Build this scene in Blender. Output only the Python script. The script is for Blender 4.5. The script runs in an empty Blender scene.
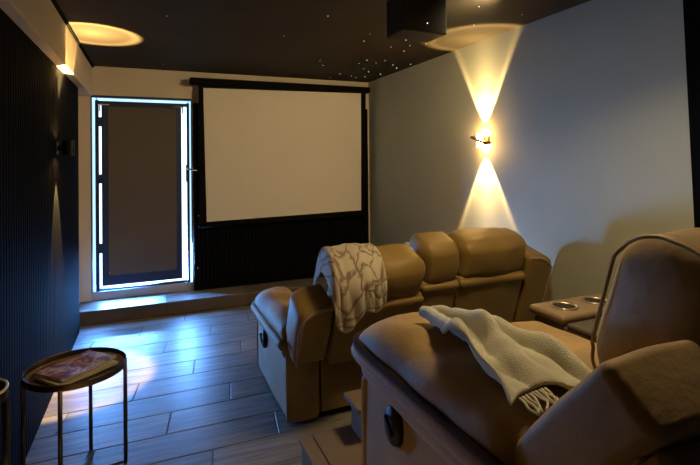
import bpy, bmesh, math, random
from mathutils import Vector, Matrix, noise
random.seed(7)
SC = bpy.context.scene
COL = SC.collection
PI = math.pi

# ------------------------------------------------------------------ camera
YAW, PITCH, ROLL, FPX = 0.3982, 0.0080, -0.0101, 473.5
CAM_H = 1.452
fw = Vector((math.sin(YAW)*math.cos(PITCH), math.cos(YAW)*math.cos(PITCH), math.sin(PITCH)))
rt = Vector((math.cos(YAW), -math.sin(YAW), 0))
up = rt.cross(fw)
r2 = rt*math.cos(ROLL) + up*math.sin(ROLL)
u2 = -rt*math.sin(ROLL) + up*math.cos(ROLL)
cd = bpy.data.cameras.new('camera')
cam = bpy.data.objects.new('camera', cd)
COL.objects.link(cam)
cam.matrix_world = Matrix(((r2.x, u2.x, -fw.x, 0), (r2.y, u2.y, -fw.y, 0), (r2.z, u2.z, -fw.z, CAM_H), (0, 0, 0, 1)))
cd.sensor_fit = 'HORIZONTAL'; cd.sensor_width = 36.0
cd.lens = FPX/700*36
cd.shift_y = -(232.5-157.05)/700
cd.clip_start = 0.02
SC.camera = cam

# ------------------------------------------------------------------ world, exposure
w = bpy.data.worlds.new('world'); SC.world = w; w.use_nodes = True
w.node_tree.nodes['Background'].inputs[0].default_value = (0.35, 0.55, 1.0, 1)
w.node_tree.nodes['Background'].inputs[1].default_value = 0.6
SC.view_settings.view_transform = 'Standard'
SC.view_settings.look = 'None'
SC.view_settings.gamma = 1.0
SC.view_settings.use_curve_mapping = False
SC.view_settings.exposure = 0.15

SCONCE_W = 230.0        # watts of each beam of the wall lamps
WARM = (1.0, 0.65, 0.24)
DAY = (0.11, 0.36, 1.0)
SKYLIGHT = (0.17, 0.47, 1.0)
DAY_GLASS = 2.6       # brightness of the daylit glass
FILL_SPOT_W = 86.0        # added, unseen warm spot aimed at the screen wall
DAY_W = 55.0          # daylight through the door glass
FILL_DOWN_W = 11.0         # added, unseen warm ceiling downlight over the rear row

# ------------------------------------------------------------------ room sizes
H = 2.40; XL = -0.636; XP = -0.576; XS = -0.521; XR = 2.44
YF = 5.20; YB = -1.7; ZST = 0.125; YST = 4.843; ZS = 2.109

# ------------------------------------------------------------------ materials
MATS = {}
def mat(name, col, rough=0.6, metal=0.0, var=0.0, vscale=6.0, bump=0.0, bscale=60.0, sheen=0.0, spec=0.5, coat=0.0, detail=4.0):
    m = bpy.data.materials.new(name); m.use_nodes = True
    nt = m.node_tree; b = nt.nodes['Principled BSDF']
    b.inputs['Base Color'].default_value = (*col, 1)
    b.inputs['Roughness'].default_value = rough
    b.inputs['Metallic'].default_value = metal
    b.inputs['Specular IOR Level'].default_value = spec
    if coat: b.inputs['Coat Weight'].default_value = coat; b.inputs['Coat Roughness'].default_value = 0.25
    if sheen:
        b.inputs['Sheen Weight'].default_value = sheen
        b.inputs['Sheen Roughness'].default_value = 0.45
    tc = nt.nodes.new('ShaderNodeTexCoord')
    if var:
        n = nt.nodes.new('ShaderNodeTexNoise'); n.inputs['Scale'].default_value = vscale; n.inputs['Detail'].default_value = detail
        nt.links.new(tc.outputs['Object'], n.inputs['Vector'])
        mx = nt.nodes.new('ShaderNodeMix'); mx.data_type = 'RGBA'
        mx.inputs['A'].default_value = (*[c*(1-var) for c in col], 1)
        mx.inputs['B'].default_value = (*[min(1, c*(1+var)) for c in col], 1)
        rp = nt.nodes.new('ShaderNodeMapRange'); rp.inputs[1].default_value = 0.3; rp.inputs[2].default_value = 0.7
        nt.links.new(n.outputs['Fac'], rp.inputs[0]); nt.links.new(rp.outputs[0], mx.inputs['Factor'])
        nt.links.new(mx.outputs['Result'], b.inputs['Base Color'])
    if bump:
        n2 = nt.nodes.new('ShaderNodeTexNoise'); n2.inputs['Scale'].default_value = bscale; n2.inputs['Detail'].default_value = 5
        nt.links.new(tc.outputs['Object'], n2.inputs['Vector'])
        bp = nt.nodes.new('ShaderNodeBump'); bp.inputs['Strength'].default_value = bump; bp.inputs['Distance'].default_value = 0.01
        nt.links.new(n2.outputs['Fac'], bp.inputs['Height']); nt.links.new(bp.outputs['Normal'], b.inputs['Normal'])
    MATS[name] = m
    return m
def glow(name, col, strength):
    m = bpy.data.materials.new(name); m.use_nodes = True
    b = m.node_tree.nodes['Principled BSDF']
    b.inputs['Base Color'].default_value = (*col, 1)
    b.inputs['Emission Color'].default_value = (*col, 1)
    b.inputs['Emission Strength'].default_value = strength
    b.inputs['Roughness'].default_value = 0.3
    MATS[name] = m
    return m

mat('suede', (0.305, 0.192, 0.078), 0.62, var=0.20, vscale=5, bump=0.25, bscale=35, sheen=0.2, spec=0.35)
mat('suede_back', (0.275, 0.172, 0.048), 0.50, var=0.16, vscale=4, bump=0.2, bscale=25, sheen=0.15, spec=0.45)
mat('piping', (0.36, 0.25, 0.155), 0.6, sheen=0.2)
mat('stripe', (0.035, 0.017, 0.011), 0.8, spec=0.1, bump=0.2, bscale=80)
mat('plastic_dark', (0.016, 0.012, 0.010), 0.55, spec=0.25)
mat('wall_grey', (0.425, 0.445, 0.375), 0.75, var=0.03, vscale=3, bump=0.05, bscale=180)
mat('wall_cream', (0.72, 0.62, 0.47), 0.8, var=0.03, vscale=3, bump=0.04, bscale=180)
mat('ceiling_dark', (0.045, 0.037, 0.026), 0.7, var=0.1, vscale=2, bump=0.05, bscale=120, spec=0.12)
mat('slat_black', (0.0050, 0.0053, 0.0065), 0.8, spec=0.06)
mat('slat_back', (0.003, 0.003, 0.0035), 0.85, spec=0.05)
mat('screen_white', (0.80, 0.735, 0.62), 0.85, var=0.015, vscale=2)
mat('screen_black', (0.004, 0.004, 0.004), 0.8, spec=0.1)
mat('door_metal_bluecast', (0.016, 0.036, 0.105), 0.45, metal=0.0, spec=0.6)  # blue cast of the daylight on the frame is put into this colour
mat('door_light', (0.45, 0.48, 0.52), 0.45)
mat('blind', (0.125, 0.100, 0.088), 0.75, var=0.05, vscale=4, bump=0.04, bscale=300)
mat('step_wood', (0.115, 0.080, 0.052), 0.5, var=0.15, vscale=3)
mat('grout', (0.055, 0.05, 0.047), 0.85)
mat('chrome', (0.75, 0.74, 0.72), 0.25, metal=1.0)
mat('bronze', (0.10, 0.055, 0.025), 0.35, metal=0.8)
mat('lamp_black', (0.012, 0.012, 0.012), 0.4)
mat('table_metal', (0.13, 0.092, 0.065), 0.34, metal=0.85, var=0.1)
mat('table_rim', (0.80, 0.74, 0.68), 0.35, metal=0.4)
mat('cup_metal', (0.42, 0.33, 0.23), 0.35, metal=0.8)
mat('paper', (0.72, 0.66, 0.55), 0.7)
mat('carpet_step', (0.165, 0.112, 0.072), 0.75, var=0.10, vscale=5, bump=0.15, bscale=120)
mat('throw_plain', (0.56, 0.53, 0.43), 0.9, var=0.08, vscale=14, bump=0.5, bscale=260, sheen=0.4)
mat('console_dark', (0.060, 0.045, 0.035), 0.55, var=0.1)
mat('console_top', (0.19, 0.13, 0.072), 0.45, var=0.1)
mat('fringe', (0.62, 0.58, 0.48), 0.9)
glow('day_glass', (0.55, 0.78, 1.0), DAY_GLASS)
glow('day_side', (0.42, 0.72, 1.0), 1.35)
glow('lamp_lens', (1.0, 0.56, 0.16), 130.0)
glow('star', (0.9, 0.92, 1.0), 2.2)
glow('fill_lens', WARM, 6.0)  # glowing lens of the two added ceiling fill lights

# patterned throw: cream with faint brown meandering cable lines
def throw_pattern():
    m = mat('throw_cream', (0.62, 0.52, 0.38), 0.9, sheen=0.5)
    nt = m.node_tree; b = nt.nodes['Principled BSDF']
    uv = nt.nodes.new('ShaderNodeUVMap')
    mp = nt.nodes.new('ShaderNodeMapping'); mp.inputs['Scale'].default_value = (3.2, 5.0, 1)
    v = nt.nodes.new('ShaderNodeTexVoronoi'); v.feature = 'DISTANCE_TO_EDGE'; v.inputs['Scale'].default_value = 1.7
    nz = nt.nodes.new('ShaderNodeTexNoise'); nz.inputs['Scale'].default_value = 3.0
    ad = nt.nodes.new('ShaderNodeVectorMath'); ad.operation = 'MULTIPLY_ADD'; ad.inputs[1].default_value = (0.5, 0.5, 0)
    nt.links.new(uv.outputs[0], mp.inputs[0]); nt.links.new(mp.outputs[0], nz.inputs['Vector'])
    nt.links.new(nz.outputs['Color'], ad.inputs[0]); nt.links.new(mp.outputs[0], ad.inputs[2])
    nt.links.new(ad.outputs[0], v.inputs['Vector'])
    r = nt.nodes.new('ShaderNodeValToRGB')
    r.color_ramp.elements[0].position = 0.02; r.color_ramp.elements[0].color = (0.27, 0.195, 0.125, 1)
    r.color_ramp.elements[1].position = 0.11; r.color_ramp.elements[1].color = (0.62, 0.52, 0.385, 1)
    nt.links.new(v.outputs['Distance'], r.inputs[0]); nt.links.new(r.outputs[0], b.inputs['Base Color'])
    bp = nt.nodes.new('ShaderNodeBump'); bp.inputs['Strength'].default_value = 0.5; bp.inputs['Distance'].default_value = 0.01
    nt.links.new(r.outputs[0], bp.inputs['Height']); nt.links.new(bp.outputs[0], b.inputs['Normal'])
throw_pattern()

# wood-look porcelain plank, each piece a shade of its own
def plank_mat():
    m = mat('plank', (0.2, 0.2, 0.2), 0.42, spec=0.35)
    nt = m.node_tree; b = nt.nodes['Principled BSDF']
    tc = nt.nodes.new('ShaderNodeTexCoord'); oi = nt.nodes.new('ShaderNodeObjectInfo')
    ad = nt.nodes.new('ShaderNodeVectorMath'); ad.operation = 'ADD'
    cx = nt.nodes.new('ShaderNodeCombineXYZ')
    ml = nt.nodes.new('ShaderNodeMath'); ml.operation = 'MULTIPLY'; ml.inputs[1].default_value = 37.0
    nt.links.new(oi.outputs['Random'], ml.inputs[0]); nt.links.new(ml.outputs[0], cx.inputs[2])
    nt.links.new(tc.outputs['Object'], ad.inputs[0]); nt.links.new(cx.outputs[0], ad.inputs[1])
    mp = nt.nodes.new('ShaderNodeMapping'); mp.inputs['Scale'].default_value = (1.6, 16, 1)
    nt.links.new(ad.outputs[0], mp.inputs[0])
    n = nt.nodes.new('ShaderNodeTexNoise'); n.inputs['Scale'].default_value = 2.2; n.inputs['Detail'].default_value = 7
    nt.links.new(mp.outputs[0], n.inputs['Vector'])
    r = nt.nodes.new('ShaderNodeValToRGB')
    r.color_ramp.elements[0].position = 0.32; r.color_ramp.elements[0].color = (0.125, 0.110, 0.098, 1)
    r.color_ramp.elements[1].position = 0.70; r.color_ramp.elements[1].color = (0.26, 0.235, 0.21, 1)
    nt.links.new(n.outputs['Fac'], r.inputs[0])
    mx = nt.nodes.new('ShaderNodeMix'); mx.data_type = 'RGBA'; mx.blend_type = 'MULTIPLY'; mx.inputs['Factor'].default_value = 1
    mr = nt.nodes.new('ShaderNodeMapRange'); mr.inputs[3].default_value = 0.8; mr.inputs[4].default_value = 1.15
    nt.links.new(oi.outputs['Random'], mr.inputs[0])
    nt.links.new(r.outputs[0], mx.inputs['A']); nt.links.new(mr.outputs[0], mx.inputs['B'])
    nt.links.new(mx.outputs['Result'], b.inputs['Base Color'])
    bp = nt.nodes.new('ShaderNodeBump'); bp.inputs['Strength'].default_value = 0.12; bp.inputs['Distance'].default_value = 0.005
    nt.links.new(n.outputs['Fac'], bp.inputs['Height']); nt.links.new(bp.outputs[0], b.inputs['Normal'])
plank_mat()

def cover_mat():
    m = mat('cover_print', (0.4, 0.3, 0.4), 0.28)
    nt = m.node_tree; b = nt.nodes['Principled BSDF']
    tc = nt.nodes.new('ShaderNodeTexCoord')
    n = nt.nodes.new('ShaderNodeTexNoise'); n.inputs['Scale'].default_value = 13; n.inputs['Detail'].default_value = 2; n.inputs['Distortion'].default_value = 1.2
    nt.links.new(tc.outputs['Object'], n.inputs['Vector'])
    r = nt.nodes.new('ShaderNodeValToRGB'); cr = r.color_ramp
    cr.elements[0].position = 0.30; cr.elements[0].color = (0.05, 0.015, 0.06, 1)
    cr.elements[1].position = 0.72; cr.elements[1].color = (0.85, 0.78, 0.78, 1)
    for p, c in ((0.42, (0.22, 0.03, 0.08, 1)), (0.50, (0.45, 0.20, 0.42, 1)), (0.58, (0.78, 0.66, 0.70, 1)), (0.64, (0.16, 0.10, 0.28, 1))):
        e = cr.elements.new(p); e.color = c
    nt.links.new(n.outputs['Fac'], r.inputs[0]); nt.links.new(r.outputs[0], b.inputs['Base Color'])
cover_mat()

# ------------------------------------------------------------------ helpers
def link(name, me, m=None, parent=None, smooth=False, loc=None):
    o = bpy.data.objects.new(name, me); COL.objects.link(o)
    if m: me.materials.append(MATS[m] if isinstance(m, str) else m)
    if smooth:
        for p in me.polygons: p.use_smooth = True
    if loc: o.location = loc
    if parent:
        o.parent = parent
    return o
def empty(name, loc, label, cat, group=None):
    o = bpy.data.objects.new(name, None); COL.objects.link(o); o.location = loc
    o.empty_display_size = 0.05
    tag(o, label, cat, group); return o
def tag(o, label, cat, group=None):
    o['label'] = label; o['category'] = cat
    if group: o['group'] = group
    return o
def struct(o, label=None):
    o['kind'] = 'structure'
    if label: o['label'] = label
    return o
def off(parent):
    return Vector(parent.location) if parent else Vector((0, 0, 0))
def box_bm(bm, x0, x1, y0, y1, z0, z1):
    vs = [bm.verts.new(p) for p in ((x0,y0,z0),(x1,y0,z0),(x1,y1,z0),(x0,y1,z0),(x0,y0,z1),(x1,y0,z1),(x1,y1,z1),(x0,y1,z1))]
    for f in ((3,2,1,0),(4,5,6,7),(0,1,5,4),(1,2,6,5),(2,3,7,6),(3,0,4,7)):
        bm.faces.new([vs[i] for i in f])
    return vs
def boxes(name, lst, m, parent=None, bevel=0.0, seg=2, rel=None):
    """boxes in world coordinates, joined into one mesh; parent at rel offset"""
    bm = bmesh.new()
    for b in lst: box_bm(bm, *b)
    if bevel:
        bmesh.ops.bevel(bm, geom=list(bm.edges), offset=bevel, segments=seg, affect='EDGES', profile=0.5)
    o_ = off(parent) if rel is None else rel
    bmesh.ops.translate(bm, verts=bm.verts, vec=-o_)
    me = bpy.data.meshes.new(name); bm.to_mesh(me); bm.free()
    return link(name, me, m, parent)
def cyl_bm(bm, c, r, z0, z1, n=24, r1=None):
    r1 = r if r1 is None else r1
    a = [bm.verts.new((c[0]+r*math.cos(2*PI*i/n), c[1]+r*math.sin(2*PI*i/n), z0)) for i in range(n)]
    b = [bm.verts.new((c[0]+r1*math.cos(2*PI*i/n), c[1]+r1*math.sin(2*PI*i/n), z1)) for i in range(n)]
    for i in range(n):
        j = (i+1) % n; bm.faces.new((a[i], a[j], b[j], b[i]))
    bm.faces.new(a[::-1]); bm.faces.new(b)
def smooth_path(pts, n=6, closed=False):
    pts = [Vector(p) for p in pts]; out = []
    N = len(pts); rng = range(N if closed else N-1)
    for i in rng:
        p0 = pts[(i-1) % N] if closed or i > 0 else pts[0]
        p1 = pts[i]; p2 = pts[(i+1) % N]
        p3 = pts[(i+2) % N] if closed or i+2 < N else pts[-1]
        for k in range(n):
            t = k/n
            out.append(0.5*((2*p1)+(-p0+p2)*t+(2*p0-5*p1+4*p2-p3)*t*t+(-p0+3*p1-3*p2+p3)*t**3))
    if not closed: out.append(pts[-1])
    return out
def tube_bm(bm, pts, r, n=8, closed=False, flat=1.0):
    pts = [Vector(p) for p in pts]; rings = []; N = len(pts)
    nrm = None
    for i, p in enumerate(pts):
        if closed: t = pts[(i+1) % N]-pts[(i-1) % N]
        else: t = pts[min(i+1, N-1)]-pts[max(i-1, 0)]
        t.normalize()
        if nrm is None:
            nrm = t.orthogonal().normalized()
        nrm = (nrm-t*nrm.dot(t)).normalized(); bn = t.cross(nrm)
        rr = r(i/(N-1)) if callable(r) else r
        rings.append([bm.verts.new(p+(nrm*math.cos(2*PI*k/n)+bn*math.sin(2*PI*k/n)*flat)*rr) for k in range(n)])
    for i in range(N if closed else N-1):
        a, b = rings[i], rings[(i+1) % N]
        for k in range(n):
            l = (k+1) % n; bm.faces.new((a[k], a[l], b[l], b[k]))
    if not closed:
        bm.faces.new(rings[0][::-1]); bm.faces.new(rings[-1])
def tubes(name, paths, r, m, parent=None, closed=False, n=8):
    bm = bmesh.new()
    for p in paths: tube_bm(bm, p, r, n, closed)
    bmesh.ops.translate(bm, verts=bm.verts, vec=-off(parent))
    bmesh.ops.recalc_face_normals(bm, faces=bm.faces)
    me = bpy.data.meshes.new(name); bm.to_mesh(me); bm.free()
    return link(name, me, m, parent, True)
def soft_mesh(name, lo, hi, r, seg=0.03, warp=None, puff=(0, 0, 0), wob=0.0, wscale=7.0, rx=None):
    """rounded, stuffed block between lo and hi: dense grid, corner radius r, puffed faces, wrinkle noise, free warp"""
    lo = Vector(lo); hi = Vector(hi); c = (lo+hi)/2; h = (hi-lo)/2
    kx = 1.0
    if rx: kx = rx/r; h.x /= kx; seg = seg/kx
    r = min(r, h.x*0.999, h.y*0.999, h.z*0.999)
    def axis(hh):
        k = 5
        e = [(-hh + r*(1-math.cos(PI/2*i/k))) if False else -hh + r*i/k for i in range(k)]
        inner = max(2, int((2*hh-2*r)/seg))
        mid = [-hh+r+(2*hh-2*r)*i/inner for i in range(inner+1)]
        return e+mid+[-v for v in reversed(e)]
    ax = [axis(h.x), axis(h.y), axis(h.z)]
    bm = bmesh.new(); vmap = {}
    core = Vector((h.x-r, h.y-r, h.z-r))
    def vert(i, j, k):
        key = (i, j, k)
        if key in vmap: return vmap[key]
        q = Vector((ax[0][i], ax[1][j], ax[2][k]))
        inn = Vector([max(-core[a], min(core[a], q[a])) for a in range(3)])
        d = q-inn
        if d.length > 1e-9:
            # map cube shell to sphere shell
            dn = d/r
            x, y, z = dn
            s = Vector((x*math.sqrt(max(0, 1-y*y/2-z*z/2+y*y*z*z/3)), y*math.sqrt(max(0, 1-z*z/2-x*x/2+z*z*x*x/3)), z*math.sqrt(max(0, 1-x*x/2-y*y/2+x*x*y*y/3))))
            p = inn+s*r
        else: p = q
        a, b_, g = p.x/h.x, p.y/h.y, p.z/h.z
        fx, fy, fz = (1-a*a), (1-b_*b_), (1-g*g)
        p = Vector((p.x+puff[0]*a*max(0, fy*fz)**0.6, p.y+puff[1]*b_*max(0, fx*fz)**0.6, p.z+puff[2]*g*max(0, fx*fy)**0.6))
        p.x *= kx; p += c
        if wob:
            nv = noise.noise_vector(p*wscale); p += nv*wob
        if warp: p = Vector(warp(p, a, b_, g))
        v = bm.verts.new(p); vmap[key] = v
        return v
    n0, n1, n2 = len(ax[0])-1, len(ax[1])-1, len(ax[2])-1
    for k in (0, n2):
        for i in range(n0):
            for j in range(n1):
                f = [vert(i, j, k), vert(i+1, j, k), vert(i+1, j+1, k), vert(i, j+1, k)]
                bm.faces.new(f if k else f[::-1])
    for j in (0, n1):
        for i in range(n0):
            for k in range(n2):
                f = [vert(i, j, k), vert(i+1, j, k), vert(i+1, j, k+1), vert(i, j, k+1)]
                bm.faces.new(f[::-1] if j else f)
    for i in (0, n0):
        for j in range(n1):
            for k in range(n2):
                f = [vert(i, j, k), vert(i, j+1, k), vert(i, j+1, k+1), vert(i, j, k+1)]
                bm.faces.new(f if i else f[::-1])
    return bm
def soft(name, lo, hi, r, m, parent=None, xf=None, **kw):
    bm = soft_mesh(name, lo, hi, r, **kw)
    if xf: 
        for v in bm.verts: v.co = xf(v.co)
    bmesh.ops.translate(bm, verts=bm.verts, vec=-off_total(parent))
    me = bpy.data.meshes.new(name); bm.to_mesh(me); bm.free()
    return link(name, me, m, parent, True)
def off_total(p):
    v = Vector((0, 0, 0))
    while p: v += Vector(p.location); p = p.parent
    return v
off = off_total

# ================================================================== SETTING
# floor: grout bed plus single planks
floor = struct(boxes('floor', [(XL, XR, YB, YF, -0.06, -0.004)], 'grout'), 'wood-look porcelain plank floor')
PW, PL, GAP = 0.235, 0.92, 0.005
def plank_mesh(wd, ln, skew):
    bm = bmesh.new()
    hw = wd/2
    lowv = [(-ln/2-skew*hw, -hw), (ln/2-skew*hw, -hw), (ln/2+skew*hw, hw), (-ln/2+skew*hw, hw)]
    b = 0.0025
    a = [bm.verts.new((x, y, -0.012)) for x, y in lowv]
    t = [bm.verts.new((x, y, -b)) for x, y in lowv]
    u = [bm.verts.new((x+(b if x < 0 else -b), y+(b if y < 0 else -b), 0)) for x, y in lowv]
    for i in range(4):
        j = (i+1) % 4
        bm.faces.new((a[i], a[j], t[j], t[i])); bm.faces.new((t[i], t[j], u[j], u[i]))
    bm.faces.new(u)
    me = bpy.data.meshes.new('plank'); bm.to_mesh(me); bm.free()
    me.materials.append(MATS['plank']); return me
cache = {}
row = 0; y = YST-PW/2
while y > YB:
    x = XL-(0.23+0.37*row % 0.92)*1.0
    x = XL-((row*0.37) % PL)
    while x < XR:
        a, b = max(x, XL), min(x+PL, XR)
        if b-a > 0.08:
            key = round(b-a, 3)
            if key not in cache: cache[key] = plank_mesh(PW-GAP, key-GAP, 0.14)
            o = bpy.data.objects.new('plank', cache[key]); COL.objects.link(o)
            o.parent = floor; o.location = ((a+b)/2, y, 0)
        x += PL
    y -= PW; row += 1

# front step along the screen wall
stp = struct(boxes('trim_1', [(XL, XR, YST+0.012, YF, 0.0, ZST-0.012)], 'grout'), 'low step running along the screen wall')
for i in range(4):
    a = XL+i*(XR-XL)/4
    b = a+(XR-XL)/4
    boxes('riser_tile', [(a+0.002, b-0.002, YST, YST+0.012, 0.002, ZST-0.013)], 'step_wood', stp, 0.002, 1)
    boxes('tread_tile', [(a+0.002, b-0.002, YST-0.004, YF, ZST-0.012, ZST)], 'plank', stp, 0.003, 1)

# ceiling with star lights
ceil_ = struct(boxes('ceiling', [(XL-0.1, XR+0.1, YB-0.1, YF+0.15, H, H+0.08)], 'ceiling_dark'), 'dark glossy ceiling with fibre-optic stars')
def ray(px, py):
    return (fw + r2*((px-350)/FPX) + u2*((157.05-py)/FPX))
bm = bmesh.new(); bmesh.ops.create_icosphere(bm, subdivisions=1, radius=1.0)
star_me = bpy.data.meshes.new('star_light'); bm.to_mesh(star_me); bm.free(); star_me.materials.append(MATS['star'])
# world positions of the fibre ends on the ceiling, derived once from a survey of the picture
STARS = [(328,16,1.3),(284,36,.8),(370,34,.7),(364,41,1.2),(406,40,1.2),(410,45.5,1),(391,47,1),(404,51,1.1),(320,60.7,.9),(323,65.3,1),
         (367,60,1.1),(376,63,.9),(385,60.4,.9),(359,63.5,.8),(393,65,1.1),(396.5,68,1.2),(410.6,64.3,1.1),(368.5,71.7,1.2),(363.6,68.7,.8),
         (380.5,74,1.3),(330,77.6,.8),(340,73.8,1),(351.7,76,.9),(356,77.6,.8),(365,76.6,.9),(426,44,.7),(479,6.5,1.2),(474,25,.9),(522,14.5,.8),(167,16,.8),(163,64,.6),(398,28,.7)]
for px, py, s in STARS:
    d = ray(px, py); t = (H-CAM_H)/d.z
    p = d*t
    if p.y > YF-0.02: p = p*((YF-0.03)/p.y)
    o = bpy.data.objects.new('star_light', star_me); COL.objects.link(o); o.parent = ceil_
    rr = 0.0042*s*t/4.0
    o.scale = (rr, rr, rr*0.6); o.location = (p.x, p.y, H)

# walls
struct(boxes('wall_right', [(XR, XR+0.1, YB, YF+0.1, 0, H)], 'wall_grey'), 'smooth grey painted right wall')
struct(boxes('wall_left', [(XL-0.1, XL, YB, YF+0.1, 0, H)], 'wall_cream'), 'cream left wall behind the black panelling')
struct(boxes('wall_back', [(XL-0.1, XR+0.1, YB-0.1, YB, 0, H)], 'wall_cream'), 'cream back wall')
DX0, DX1, DZ1 = -0.537, 0.397, 2.118
struct(boxes('wall_front', [(XL, DX0, YF, YF+0.14, 0, H), (DX1, XR, YF, YF+0.14, 0, H), (DX0, DX1, YF, YF+0.14, DZ1, H), (DX0, DX1, YF, YF+0.14, 0, ZST-0.03)], 'wall_cream'),
       'cream front wall around the door and behind the screen')
# soffit beam over the left wall, black edge strip at the ceiling
struct(boxes('trim_2', [(XL, XS, YB, YF, ZS, H-0.012)], 'wall_cream', bevel=0.004, seg=1), 'cream boxed beam along the left wall under the ceiling')
struct(boxes('trim_3', [(XS, XS+0.018, YB, YF, H-0.016, H)], 'slat_back'), 'thin black edge strip between beam and ceiling')

# slat panelling: one backing and every slat a piece of its own
def slat_mesh(sx, sy, z0, z1, name='slat'):
    bm = bmesh.new(); box_bm(bm, -sx/2, sx/2, -sy/2, sy/2, z0, z1)
    es = [e for e in bm.edges if abs(e.verts[0].co.z-e.verts[1].co.z) > 0.1]
    bmesh.ops.bevel(bm, geom=es, offset=0.004, segments=1, affect='EDGES')
    me = bpy.data.meshes.new(name); bm.to_mesh(me); bm.free(); me.materials.append(MATS['slat_black']); return me
YPE = 4.68
lp = struct(boxes('trim_4', [(XL, XP-0.014, YB, YPE, 0.0, ZS)], 'slat_back'), 'black fluted slat panelling covering the left wall')
sm = slat_mesh(0.014, 0.034, 0.002, ZS-0.002)
y = YPE-0.017
while y > -0.6:
    o = bpy.data.objects.new('slat', sm); COL.objects.link(o); o.parent = lp; o.location = (XP-0.007, y, 0); y -= 0.042
SPX0, SPX1, SPZ1, SPY = 0.405, 2.40, 2.07, 5.14
sp = struct(boxes('trim_5', [(SPX0, SPX1, SPY+0.014, YF, ZST, SPZ1)], 'slat_back'), 'black fluted slat panelling behind and below the screen')
sm2 = slat_mesh(0.032, 0.014, ZST+0.002, SPZ1-0.002)
x = SPX0+0.016
while x < SPX1-0.01:
    o = bpy.data.objects.new('slat', sm2); COL.objects.link(o); o.parent = sp; o.location = (x, SPY+0.007, 0); x += 0.040
for z in (0.90, 0.36):
    bm = bmesh.new(); bmesh.ops.create_uvsphere(bm, u_segments=10, v_segments=6, radius=0.012)
    me = bpy.data.meshes.new('fixing_knob'); bm.to_mesh(me); bm.free()
    o = link('fixing_knob', me, 'chrome', sp, True, (SPX0+0.05 if z > .5 else SPX0+0.035, SPY-0.006, z)); o['label'] = 'small bright metal knob'
# black panel on the near end of the right wall
bm = bmesh.new()
prof = [(-1.2, 0.02), (1.425, 0.02), (1.505, 2.38), (-1.2, 2.38)]
a = [bm.verts.new((XR-0.03, y_, z_)) for y_, z_ in prof]; b = [bm.verts.new((XR, y_, z_)) for y_, z_ in prof]
bm.faces.new(a[::-1]); bm.faces.new(b)
for i in range(4):
    j = (i+1) % 4; bm.faces.new((a[i], a[j], b[j], b[i]))
bmesh.ops.recalc_face_normals(bm, faces=bm.faces)
me = bpy.data.meshes.new('trim_6'); bm.to_mesh(me); bm.free()
struct(link('trim_6', me, 'slat_back'), 'matt black panel at the near end of the right wall')

# ------------------------------------------------------------------ door with blackout blind
door = bpy.data.objects.new('door_1', None); COL.objects.link(door); door.location = (-0.06, YF, ZST)
struct(door, 'glazed door with a taupe blackout blind, daylight glowing round its edges')
DZ0 = ZST
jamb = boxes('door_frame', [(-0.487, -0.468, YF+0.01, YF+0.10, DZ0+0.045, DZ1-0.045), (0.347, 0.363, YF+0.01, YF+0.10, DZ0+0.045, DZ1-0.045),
                     (-0.537, 0.397, YF+0.02, YF+0.10, DZ1-0.02, DZ1)], 'door_metal_bluecast', door, 0.003, 1)
boxes('sill', [(-0.537, 0.397, YF+0.0, YF+0.10, DZ0-0.02, DZ0+0.080)], 'door_light', door, 0.003, 1)
boxes('glass_strip', [(-0.528, -0.498, YF+0.055, YF+0.062, DZ0+0.05, DZ1-0.02)], 'day_side', door)
boxes('side_frame', [(-0.537, -0.527, YF+0.004, YF+0.07, DZ0+0.08, DZ1-0.02), (-0.499, -0.487, YF+0.004, YF+0.07, DZ0+0.08, DZ1-0.05), (0.363, 0.372, YF+0.004, YF+0.07, DZ0+0.08, DZ1-0.05), (0.390, 0.397, YF+0.004, YF+0.07, DZ0+0.08, DZ1-0.02)], 'door_metal_bluecast', door, 0.002, 1)
boxes('glass_strip', [(0.371, 0.391, YF+0.055, YF+0.062, DZ0+0.05, DZ1-0.02)], 'day_side', door)
boxes('glass_strip', [(-0.487, 0.363, YF+0.055, YF+0.062, DZ1-0.050, DZ1-0.022)], 'day_side', door)
boxes('glass_pane', [(-0.468, 0.347, YF+0.050, YF+0.056, DZ0+0.080, DZ1-0.075)], 'day_glass', door)
leaf = boxes('door_leaf_rail', [(-0.468, 0.347, YF+0.02, YF+0.065, DZ1-0.085, DZ1-0.052), (-0.468, 0.347, YF+0.02, YF+0.065, DZ0+0.080, DZ0+0.100)], 'door_metal_bluecast', door, 0.003, 1)
# blind cassette: side channels, bottom rail, fabric
boxes('blind_channel', [(-0.443, -0.380, YF-0.004, YF+0.045, DZ0+0.13, DZ1-0.09)], 'door_metal_bluecast', door, 0.004, 1)
boxes('blind_channel', [(0.237, 0.294, YF-0.004, YF+0.045, DZ0+0.13, DZ1-0.09)], 'door_metal_bluecast', door, 0.004, 1)
boxes('blind_bottom_rail', [(-0.443, 0.294, YF-0.002, YF+0.045, DZ0+0.13, DZ0+0.250)], 'door_metal_bluecast', door, 0.004, 1)
boxes('blind_cassette', [(-0.443, 0.294, YF-0.012, YF+0.045, DZ1-0.115, DZ1-0.085)], 'door_metal_bluecast', door, 0.006, 2)
boxes('blind_fabric', [(-0.385, 0.240, YF-0.012, YF-0.006, DZ0+0.235, DZ1-0.11)], 'blind', door, 0.002, 1)
boxes('blind_hem_bar', [(-0.385, 0.240, YF-0.016, YF-0.005, DZ0+0.227, DZ0+0.240)], 'blind', door, 0.003, 1)
for x in (-0.372, 0.226):
    bm = bmesh.new(); bmesh.ops.create_uvsphere(bm, u_segments=10, v_segments=6, radius=0.011)
    me = bpy.data.meshes.new('hem_pin'); bm.to_mesh(me); bm.free()
    o = link('hem_pin', me, 'chrome', door, True); o.location = Vector((x, YF-0.018, DZ0+0.255))-door.location
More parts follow.
